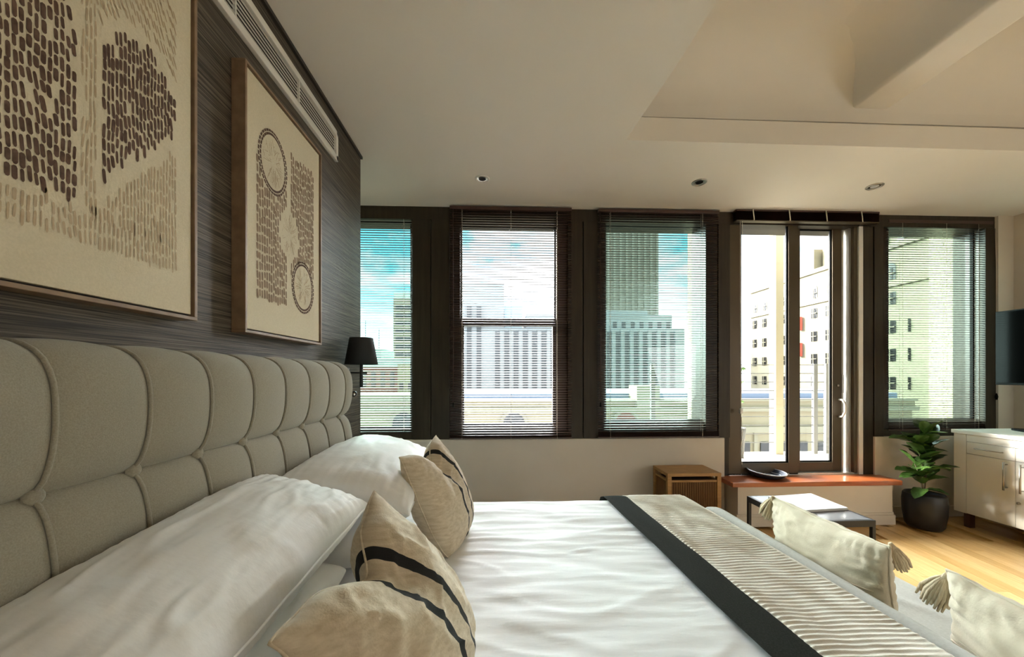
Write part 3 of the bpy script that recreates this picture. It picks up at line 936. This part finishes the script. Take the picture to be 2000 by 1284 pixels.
def tassel(parent, p, d, ln=.10, r=.034):
    p = Vector(p)
    d = Vector(d).normalized()
    m = MB()
    a = d.orthogonal().normalized()
    b = d.cross(a)
    n = 22
    for k in range(n):
        t = 2 * math.pi * k / n
        o = a * math.cos(t) + b * math.sin(t)
        rr = r * (.75 + .35 * rnd.random())
        m.tube([p + o * .004, p + d * ln * .25 + o * rr * .55, p + d * ln * .6 + o * rr * .95, p + d * ln * (.92 + .15 * rnd.random()) + o * rr], [.004, .006, .0062, .003], 5)
    m.tube([p, p + d * ln * .9], [.006, r * .8], 10)
    m.build('tassel', 'tassel', parent, True)
    MB().tube([p - d * .012, p + d * .004, p + d * .022], [.006, .011, .008], 10).build('tassel_knot', 'tassel', parent, True)
k1 = cushion('sofa_cushion', 'cushion_cream', (1.315, 1.455, .575), (.03, 1, -.02), (-.10, 0, 1), .55, .31, .15, 'cream tasselled cushion on the sofa nearest the coffee table', 'cushion', TG, pinch=.06, seed=21, wr=.006, n=60, piping=.004, gather=.005, pw=.42, zipv=-.15)
tassel(k1, (1.30, 1.725, .715), (.02, .45, -1))
tassel(k1, (1.33, 1.215, .722), (.40, -.02, -.9), .075, .026)
k2 = cushion('sofa_cushion', 'cushion_cream', (1.33, .79, .565), (.05, 1, .02), (-.10, 0, 1), .54, .31, .15, 'cream tasselled cushion on the sofa cut by the picture corner', 'cushion', TG, pinch=.06, seed=25, wr=.008, n=60, piping=.004, gather=.005, pw=.42, zipv=-.15)
tassel(k2, (1.335, 1.065, .70), (-.02, .35, -1))

# ------------------------------------------------------------------ coffee table and magazine
tb = thing('coffee_table', (1.98, 2.34, 0), 'small square black metal coffee table holding a white magazine', 'table')
m = MB()
tx0, tx1, ty0, ty1, tz = 1.755, 2.212, 2.108, 2.573, .45
MB().box(tx0 + .018, tx1 - .018, ty0 + .018, ty1 - .018, tz - .014, tz, bev=.001).build('table_top', 'table_top', tb)
for a, b, c, d in ((tx0, tx1, ty0, ty0 + .02), (tx0, tx1, ty1 - .02, ty1), (tx0, tx0 + .02, ty0 + .02, ty1 - .02), (tx1 - .02, tx1, ty0 + .02, ty1 - .02)):
    MB().box(a, b, c, d, tz - .038, tz - .0005, bev=.001).build('top_rail', 'black_metal', tb)
for x in (tx0, tx1 - .02):
    for y in (ty0, ty1 - .02):
        MB().box(x, x + .02, y, y + .02, 0, tz - .037, bev=.001).build('leg', 'black_metal', tb)
mg = thing('magazine', (2.03, 2.40, .45), 'white covered magazine lying on the black coffee table', 'magazine')
poly = [(1.862, 2.238), (2.197, 2.268), (2.205, 2.555), (1.858, 2.505)]
MB().prism([(x * .99 + .0203, y * .99 + .024) for x, y in poly], .4512, .4655).build('pages', 'page_edge', mg)
MB().prism(poly, .4655, .4672).build('cover', 'paper_white', mg)
MB().prism(poly, .4502, .4514).build('back_cover', 'black_plastic', mg)

# ------------------------------------------------------------------ cane side table
st = thing('side_table', (1.605, 3.13, 0), 'teak side table with woven cane sides under the window', 'side table')
sx0, sx1, sy0, sy1, sz = 1.382, 1.828, 2.990, 3.275, .50
for k in range(5):
    a = sy0 + (sy1 - sy0) / 5 * k
    MB().box(sx0, sx1, a + .0006, a + (sy1 - sy0) / 5 - .0006, sz - .026, sz, bev=.002).build('top_board', 'teak', st)
for x in (sx0, sx1 - .034):
    for y in (sy0, sy1 - .034):
        MB().box(x, x + .034, y, y + .034, 0, sz - .026, bev=.003).build('leg', 'teak', st)
for z in (.425, .10):
    for y in (sy0 + .006, sy1 - .028):
        MB().box(sx0 + .034, sx1 - .034, y, y + .022, z, z + .018, bev=.003).build('rail', 'teak', st)
    for x in (sx0 + .006, sx1 - .028):
        MB().box(x, x + .022, sy0 + .034, sy1 - .034, z, z + .018, bev=.003).build('rail', 'teak', st)
def weave(pts):
    m = MB()
    for p in pts:
        m.tube([(p[0], p[1], .105), (p[0], p[1], .44)], .0036, 5)
    o = m.build('woven_panel', 'cane', st, True)
    o['kind'] = 'stuff'
n = 40
weave([(sx0 + .04 + (sx1 - sx0 - .08) * k / (n - 1), sy0 + .009 + .003 * (k % 2), 0) for k in range(n)])
weave([(sx0 + .012 + .003 * (k % 2), sy0 + .04 + (sy1 - sy0 - .08) * k / 21, 0) for k in range(22)])
weave([(sx1 - .012 - .003 * (k % 2), sy0 + .04 + (sy1 - sy0 - .08) * k / 21, 0) for k in range(22)])
box('inner_box', 'cane_back', st, sx0 + .03, sx1 - .03, sy0 + .03, sy1 - .03, .12, .43)

# ------------------------------------------------------------------ woven bowl on the ledge
bo = thing('woven_bowl', (2.405, 3.26, .386), 'shallow dark blue woven bowl on the red wood ledge', 'bowl')
bw = lambda r, t: (.010 * (r / .15) ** 2) * (math.cos(t - 2.4)) + .010 * (r / .15) ** 2
MB().lathe([(.0, .004), (.05, .003), (.09, .001), (.118, .012), (.140, .030), (.150, .044), (.146, .046), (.134, .034), (.112, .018), (.08, .010), (.0, .010)], (2.405, 3.26, .386), 40, bw).build('bowl_shell', 'bowl_navy', bo, True)
pts = [(2.405 + .149 * math.cos(t), 3.26 + .149 * math.sin(t), .386 + .046 + bw(.149, t)) for t in [2 * math.pi * k / 40 for k in range(40)]]
MB().tube(pts, .0045, 6, closed=True).build('rim', 'bowl_pale', bo, True)
for rr, zz in ((.04, .011), (.08, .012), (.115, .021)):
    pts = [(2.405 + (rr + .004 * math.cos(9 * t)) * math.cos(t), 3.26 + (rr + .004 * math.cos(9 * t)) * math.sin(t), .386 + zz + bw(rr, t)) for t in [2 * math.pi * k / 60 for k in range(60)]]
    MB().tube(pts, .003, 5, closed=True).build('coil', 'bowl_pale', bo, True)

# ------------------------------------------------------------------ white cabinet
cb = thing('cabinet', (4.27, 2.1, 0), 'white cabinet with steel handles standing along the right wall', 'cabinet')
cx0, cx1, cy0, cy1 = 3.975, 4.57, 1.05, 3.115
MB().box(cx0 + .02, cx1, cy0, cy1, .125, .795).build('body', 'cab_white', cb)
MB().box(cx0 - .012, cx1 + .01, cy0 - .02, cy1 + .012, .797, .828, bev=.003).build('top', 'cab_white', cb)
MB().box(cx0, cx0 + .02, 3.03, cy1, .125, .795, bev=.001).build('side_stile', 'cab_white', cb)
MB().box(cx0, cx0 + .02, cy0, 3.027, .738, .795, bev=.001).build('top_fascia', 'cab_white', cb)
for k in range(4):
    b = 3.027 - k * .302
    a = b - .299
    dw = MB().box(cx0, cx0 + .02, a, b, .637, .735, bev=.0015).build('drawer', 'cab_white', cb)
    MB().tube([(cx0, a + .07, .688), (cx0 - .026, a + .07, .688), (cx0 - .026, b - .07, .688), (cx0, b - .07, .688)], .0045, 8).build('drawer_handle', 'steel', dw, True)
    dd = MB().box(cx0, cx0 + .02, a, b, .128, .634, bev=.0015).build('cabinet_door', 'cab_white', cb)
    hy = a + .045 if k % 2 == 0 else b - .045
    MB().tube([(cx0, hy, .60), (cx0 - .03, hy, .60)], .0045, 8).build('handle_post', 'steel', dd, True)
    MB().tube([(cx0, hy, .42), (cx0 - .03, hy, .42)], .0045, 8).build('handle_post', 'steel', dd, True)
    MB().tube([(cx0 - .03, hy, .62), (cx0 - .03, hy, .40)], .0062, 10).build('handle_bar', 'steel', dd, True)
    if k == 1:
        MB().tube([(cx0, b - .02, .32), (cx0 - .012, b - .02, .32)], .010, 12).build('lock', 'steel', dd, True)
for x in (cx0 + .035, cx1 - .08):
    for y in (cy0 + .05, 2.1, 3.05):
        MB().box(x, x + .045, y - .022, y + .022, 0, .126, bev=.002).build('leg', 'dark_wood', cb)
tv = thing('television', (4.41, 2.58, .828), 'black flat television on a stand above the white cabinet', 'television')
MB().box(4.398, 4.435, 2.0, 3.145, 1.212, 1.855, bev=.006).build('tv_body', 'black_plastic', tv)
MB().box(4.391, 4.3985, 2.012, 3.133, 1.232, 1.843).build('tv_screen', 'screen', tv)
MB().box(4.41, 4.44, 2.50, 2.66, .84, 1.25, bev=.004).build('stand_neck', 'black_plastic', tv)
m = MB()
ring = [(4.42 + .13 * math.cos(2 * math.pi * k / 40), 2.58 + .47 * math.sin(2 * math.pi * k / 40)) for k in range(40)]
m.prism(ring, .8285, .843)
m.build('stand_base', 'black_plastic', tv)

# ------------------------------------------------------------------ potted fig
px_, py_ = 3.635, 3.055
pt_ = thing('potted_fig', (px_, py_, 0), 'glossy green fiddle leaf fig in a black pot beside the cabinet', 'plant')
MB().lathe([(.0, .004), (.105, .004), (.122, .03), (.136, .13), (.139, .23), (.133, .285), (.125, .295), (.122, .28), (.116, .265), (.0, .262)], (px_, py_, 0), 36).build('pot', 'pot', pt_, True)
MB().lathe([(.0, .272), (.07, .275), (.12, .268)], (px_, py_, 0), 24).build('soil', 'soil', pt_, True)
def leaf_mesh(m_, fold, droop):
    m = MB()
    def f(u, v):
        t = v
        wd = .44 * (math.sin(math.pi * min(1, t ** .78)) ** .72) * (.55 + .55 * t)
        s_ = u * 2 - 1
        return (s_ * wd * .92, t, fold * abs(s_) ** 1.3 * wd + .035 * math.sin(t * 16 + s_ * 2) * abs(s_) * wd * 2 - droop * t * t)
    m.grid(f, 6, 10)
    return mesh_of(m, m_, True)
lms = [leaf_mesh('leaf', .35, .30), leaf_mesh('leaf', .2, .55), leaf_mesh('leaf', .5, .05), leaf_mesh('leaf_light', .3, .2)]
stemA = [Vector((px_ - .01, py_, .27)), Vector((px_, py_ - .01, .45)), Vector((px_ + .03, py_, .62)), Vector((px_ + .02, py_, .80))]
stemB = [Vector((px_ - .01, py_, .27)), Vector((px_ - .05, py_ - .02, .42)), Vector((px_ - .12, py_ - .03, .55))]
stemC = [Vector((px_, py_ - .01, .45)), Vector((px_ - .03, py_ + .01, .62)), Vector((px_ - .07, py_, .76))]
for s_ in (stemA, stemB, stemC):
    MB().tube(s_, [.008] + [.006] * (len(s_) - 2) + [.003], 7).build('stem', 'stem', pt_, True)
def along(st_, t):
    f = t * (len(st_) - 1)
    i = min(int(f), len(st_) - 2)
    return st_[i].lerp(st_[i + 1], f - i)
def add_leaf(st_, t, az, el, ln, k):
    p = along(st_, t)
    d = Vector((math.cos(az) * math.cos(el), math.sin(az) * math.cos(el), math.sin(el)))
    q = d.to_track_quat('Y', 'Z').to_euler()
    place(lms[k], 'leaf', pt_, p, q, (ln, ln, ln))
rl_ = random.Random(5)
az = .4
for i in range(17):
    t = .28 + .72 * i / 16
    add_leaf(stemA, t, az, R(rl_.uniform(5, 60)) + (.45 if t > .93 else 0), rl_.uniform(.15, .205), rl_.choice((0, 0, 1, 2, 3)))
    az += 2.4
for i in range(11):
    add_leaf(stemB, .35 + .65 * i / 10, az, R(rl_.uniform(10, 65)), rl_.uniform(.14, .19), rl_.choice((0, 1, 2, 3)))
    az += 2.4
for i in range(9):
    add_leaf(stemC, .35 + .65 * i / 8, az, R(rl_.uniform(5, 60)), rl_.uniform(.15, .20), rl_.choice((0, 0, 2, 1)))
    az += 2.4
add_leaf(stemA, .98, 1.0, R(70), .13, 3)
add_leaf(stemB, .55, R(180), R(15), .15, 0)
add_leaf(stemA, .45, R(0), R(8), .2, 0)
add_leaf(stemA, .12, R(200), R(5), .15, 1)
add_leaf(stemA, .10, R(300), R(12), .14, 0)

# ------------------------------------------------------------------ balcony
bf = box('balcony_floor', 'balcony', None, 1.6, 4.56, 3.80, 4.75, .15, .30)
tag(bf, 'pale balcony floor slab outside the glass door', 'balcony')
bc = MB().box(3.50, 3.60, 4.58, 4.70, .30, 3.4, bev=.005).build('balcony_column', 'cream_trim', None, loc=(3.55, 4.64, .3))
tag(bc, 'slim cream column on the balcony edge outside the glass door', 'column')
br = thing('balcony_railing', (3.3, 4.62, .30), 'grey balcony railing of thin horizontal bars outside the glass door', 'railing')
bar = mesh_of(MB().tube([(-1.05, 0, 0), (1.21, 0, 0)], .0055, 6), 'rail_grey', True)
for k in range(10):
    place(bar, 'bar', br, (2.95, 4.62, 1.426 - .109 * k))
for a, b in ((1.92, 1.97), (4.012, 4.062), (4.17, 4.255)):
    MB().box(a, b, 4.60, 4.64, .30, 1.44, bev=.002).build('post', 'rail_grey', br)
pp = thing('balcony_planter', (2.93, 4.45, .30), 'grey balcony planter with a sparse twiggy shrub outside the glass door', 'planter')
MB().lathe([(.0, .0), (.06, 0), (.08, .30), (.084, .36), (.076, .36), (.07, .34), (.0, .34)], (2.925, 4.45, .30), 24).build('planter_pot', 'rail_grey', pp, True)
for k in range(7):
    a = rl_.uniform(0, 6.28)
    q = Vector((2.945 + .10 * math.cos(a), 4.45 + .10 * math.sin(a), 1.05 + rl_.uniform(-.1, .4)))
    MB().tube([(2.945, 4.45, .62), (2.945 + .03 * math.cos(a), 4.45 + .03 * math.sin(a), .9), q], [.006, .004, .002], 5).build('twig', 'twig', pp)
    lm2 = lms[3]
    for j in range(3):
        place(bpy.data.meshes.get('twig_leaf_mesh') or lm2, 'leaf', pp, q + Vector((0, 0, -.09 * j)), (rl_.uniform(0, 1), rl_.uniform(0, 1), rl_.uniform(0, 6)), (.06, .06, .06))

# ------------------------------------------------------------------ city outside
gr = MB().box(-400, 500, 8, 700, -26, -25).build('ground', 'ground', None)
struct(gr, 'grey city ground far below the windows')
def bwin(parent, items, m='bldg_win'):
    """items: list of (cx, y, cz, w, h) windows in a wall facing -y"""
    cache = {}
    for cx, y, cz, ww_, hh in items:
        key = (round(ww_, 2), round(hh, 2))
        if key not in cache:
            cache[key] = mesh_of(MB().box(-ww_ / 2, ww_ / 2, -.06, .06, -hh / 2, hh / 2), m)
        place(cache[key], 'building_window', parent, (cx, y, cz))
# cream roofs across the street
cr = thing('cream_building', (4, 27, -25), 'low cream classical building across the street below the windows', 'building')
MB().box(-20, 30, 26, 36, -25, -1.25).build('wall', 'cream_bldg', cr)
MB().box(-20, 30, 25.5, 36, -1.25, -.95).build('cornice', 'cream_trim', cr)
MB().box(-20, 30, 25.8, 36, -.95, -.55).build('parapet', 'cream_bldg', cr)
MB().box(-20, 30, 25.6, 36.2, -.55, -.42).build('parapet_cap', 'cream_trim', cr)
MB().box(-3, 30, 27, 36, -.42, -.05).build('roof', 'blue_roof', cr)
MB().box(9.6, 11.2, 25.4, 27, -.95, .55).build('parapet_block', 'cream_trim', cr)
MB().box(-11.5, -6.0, 25.7, 27, -.5, -.05).build('parapet_block', 'cream_trim', cr)
MB().box(13.5, 30, 25.55, 26, -2.75, -2.35).build('string_course', 'cream_trim', cr)
for cx, rr in ((9.0, .75), (-6.3, .8), (1.2, .75)):
    m = MB()
    pts = [(cx + rr * math.cos(t), 25.93, -2.05 + rr * math.sin(t)) for t in [math.pi * k / 14 for k in range(15)]] + [(cx - rr, 25.93, -3.6), (cx + rr, 25.93, -3.6)]
    m.face(pts)
    m.build('arched_window', 'brick' if cx > 5 else 'bldg_win', cr)
    m = MB()
    m.tube([(cx + rr * 1.12 * math.cos(t), 25.9, -2.05 + rr * 1.12 * math.sin(t)) for t in [math.pi * k / 14 for k in range(15)]], .12, 6)
    m.build('arch_moulding', 'cream_trim', cr)
bwin(cr, [(x, 25.95, -3.9, .62, .9) for x in (16.2, 17.6, 19.0, 20.4, 21.8, 23.2)] + [(x, 25.95, -2.6, .5, .7) for x in (-9.0, -8.2)])
for x in (15.5, 18.3, 21.1, 23.9):
    box('pilaster', 'cream_trim', cr, x - .12, x + .12, 25.85, 26.05, -25, -2.75)
# grey art deco block
dc = thing('deco_building', (16, 82, -25), 'pale grey stepped office block with tall vertical window strips', 'building')
MB().box(-14, 41.0, 80.6, 105, -25, 11.4).build('wall', 'deco', dc)
MB().box(6.5, 39.1, 82.5, 102, 11.4, 14.6).build('upper_storey', 'deco', dc)
MB().box(22, 35, 86, 98, 14.6, 16.2).build('roof_house', 'deco', dc)
MB().box(1.7, 5.6, 82, 95, 11.4, 16.4).build('roof_box', 'deco_blue', dc)
MB().box(-14, 1.6, 81, 100, 11.4, 20.9).build('tall_wing', 'deco', dc)
strips = [-5.84, -3.77, 0.16, 2.15, 4.14, 6.13, 8.12, 10.12, 12.13, 24.21, 26.18, 28.16, 30.14, 32.12, 34.11, 36.1, 38.09, 14.11, 16.11, 18.12, 20.13, 22.14]
pilasters = [1.15, 3.14, 5.13, 7.12, 9.12, 11.12, 23.26, 25.23, 27.2, 29.18, 31.16, 33.14, 35.13, 37.12, 39.12]
winm = mesh_of(MB().box(-.46, .46, -.05, .05, -.55, .55), 'deco_win')
for i, x in enumerate(strips):
    top = 16.0 if i < 2 else 10.6
    box('window_bay', 'deco_bay', dc, x - .5, x + .5, 80.45, 80.7, -2.9, top)
    z = -2.1
    while z < top - .6:
        place(winm, 'building_window', dc, (x, 80.43, z))
        z += 1.62
for x in pilasters:
    box('pilaster', 'deco', dc, x - .40, x + .40, 80.1, 80.6, -6, 11.0)
for x in [26.19, 28.19, 30.19, 32.2, 34.21, 36.23, 38.25]:
    box('building_window', 'deco_win', dc, x - .42, x + .42, 82.35, 82.5, 11.7, 13.0)
# tower behind it
tw = thing('tower_block', (53, 155, -25), 'tall grey brown tower rising behind the pale grey office block', 'building')
MB().box(36, 65.2, 150, 178, -25, 95).build('wall', 'tower', tw)
for k in range(12):
    x = 37 + k * 2.5
    box('rib', 'tower_rib', tw, x, x + .85, 149.5, 150, -25, 95)
# tan tower and low blocks to the left
tt = thing('tan_tower', (-24, 115, -25), 'tan office tower seen through the leftmost window', 'building')
MB().box(-29.8, -12, 110, 128, -25, 23.2).build('wall', 'tan_tower', tt)
MB().box(-29.8, -12, 110.2, 128, 23.2, 25.3).build('roof_band', 'pale_bldg', tt)
for k in range(9):
    box('window_band', 'bldg_win', tt, -29.2, -12.5, 109.9, 110.05, 2.2 + k * 2.25, 3.2 + k * 2.25)
pb = thing('pale_block', (-22, 75, -25), 'pale green grey low block with two thin roof masts', 'building')
MB().box(-46, -14, 70, 82, -25, 4.2).build('wall', 'pale_bldg', pb)
MB().box(-28, -21.5, 71, 80, 4.2, 6.2).build('roof_house', 'pale_bldg', pb)
for x, h in ((-24.7, 11.5), (-22.2, 10)):
    MB().tube([(x, 72, 4), (x, 72, h)], .06, 5).build('mast', 'rail_grey', pb)
bk = thing('brick_building', (-14, 47, -25), 'red brick building with rows of small windows', 'building')
MB().box(-24, -10.7, 45, 56, -25, 2.2).build('wall', 'brick', bk)
MB().box(-24.2, -10.5, 44.8, 56, 2.2, 2.5).build('cornice', 'pale_bldg', bk)
for k in range(4):
    box('stone_band', 'cream_trim', bk, -24, -10.7, 44.93, 45.1, -.2 + k * .62, -.05 + k * .62)
bwin(bk, [(-20 + 1.1 * k, 44.95, z, .5, .42) for k in range(9) for z in (.1, .75, 1.4)])
cl = thing('cream_annex', (-10, 44, -25), 'narrow cream building beside the red brick building', 'building')
MB().box(-10.4, -5, 40, 52, -25, 2.4).build('wall', 'cream_bldg', cl)
bwin(cl, [(-10.0 + .9 * k, 39.95, z, .4, .6) for k in range(3) for z in (.1, -1.2)])
# tall cream building on the right, seen through the door and rightmost window
rbx = thing('stone_tower', (58, 56, -25), 'tall cream stone building with arched windows seen through the glass door', 'building')
MB().box(48, 76, 36, 69.2, -25, 16.6).build('wall', 'right_bldg', rbx)
MB().box(47.7, 76, 36, 69.4, 16.6, 17.2).build('parapet', 'right_bldg', rbx)
MB().box(47.75, 76, 36, 69.3, 12.0, 12.25).build('string_course', 'right_bldg', rbx)
MB().box(51, 76, 58.5, 68, 17.2, 21.5).build('set_back', 'right_bldg', rbx)
MB().box(52, 76, 38, 58, 17.2, 46).build('upper_tower', 'right_bldg', rbx)
for k in range(9):
    y = 39.5 + k * 2.1
    box('groove', 'bldg_frame', rbx, 51.8, 52.05, y, y + .8, 18.5, 44)
cache = {}
def side_win(y, z, wd, hh, arch):
    key = (wd, hh, arch)
    if key not in cache:
        m = MB()
        prof = [(-wd / 2, -hh / 2), (wd / 2, -hh / 2), (wd / 2, hh / 2)] + ([(wd / 2 * math.cos(t), hh / 2 + wd / 2 * math.sin(t)) for t in [math.pi * k / 8 for k in range(1, 8)]] if arch else []) + [(-wd / 2, hh / 2)]
        for xx, sc_ in ((.0, 1.0),):
            m.face([(xx, a * sc_, b * sc_) for a, b in prof])
        f1 = m.bm.faces[:] if hasattr(m.bm.faces, '__getitem__') else list(m.bm.faces)
        bmesh.ops.solidify(m.bm, geom=list(m.bm.faces), thickness=.12)
        cache[key] = (mesh_of(m, 'bldg_win'), mesh_of(MB().box(-.03, .03, -wd / 2, wd / 2, -.05, .05).box(-.03, .03, -.04, .04, -hh / 2, hh / 2), 'right_bldg'))
    a, b = cache[key]
    o = place(a, 'building_window', rbx, (47.96, y, z))
    place(b, 'glazing_bar', o, (47.80, y, z))
for zi, z in enumerate((13.6, 10.6, 7.1, 3.7, .3, -3.1)):
    for y in (68.1, 65.6, 61.2, 58.6, 55.0, 52.5, 49.6, 46.8, 43.9):
        side_win(y, z, 1.1, 1.5, zi == 0)
    if zi > 1:
        side_win(41.9, z, .35, 1.5, False)
box('sign_board', 'sign_red', rbx, 47.5, 47.9, 57.1, 57.7, 8.3, 10.4)
box('sign_board', 'sign_red', rbx, 47.5, 47.9, 57.1, 57.7, 4.2, 6.3)
box('drain_pipe', 'bldg_frame', rbx, 47.7, 48, 63.4, 63.8, -5, 11)
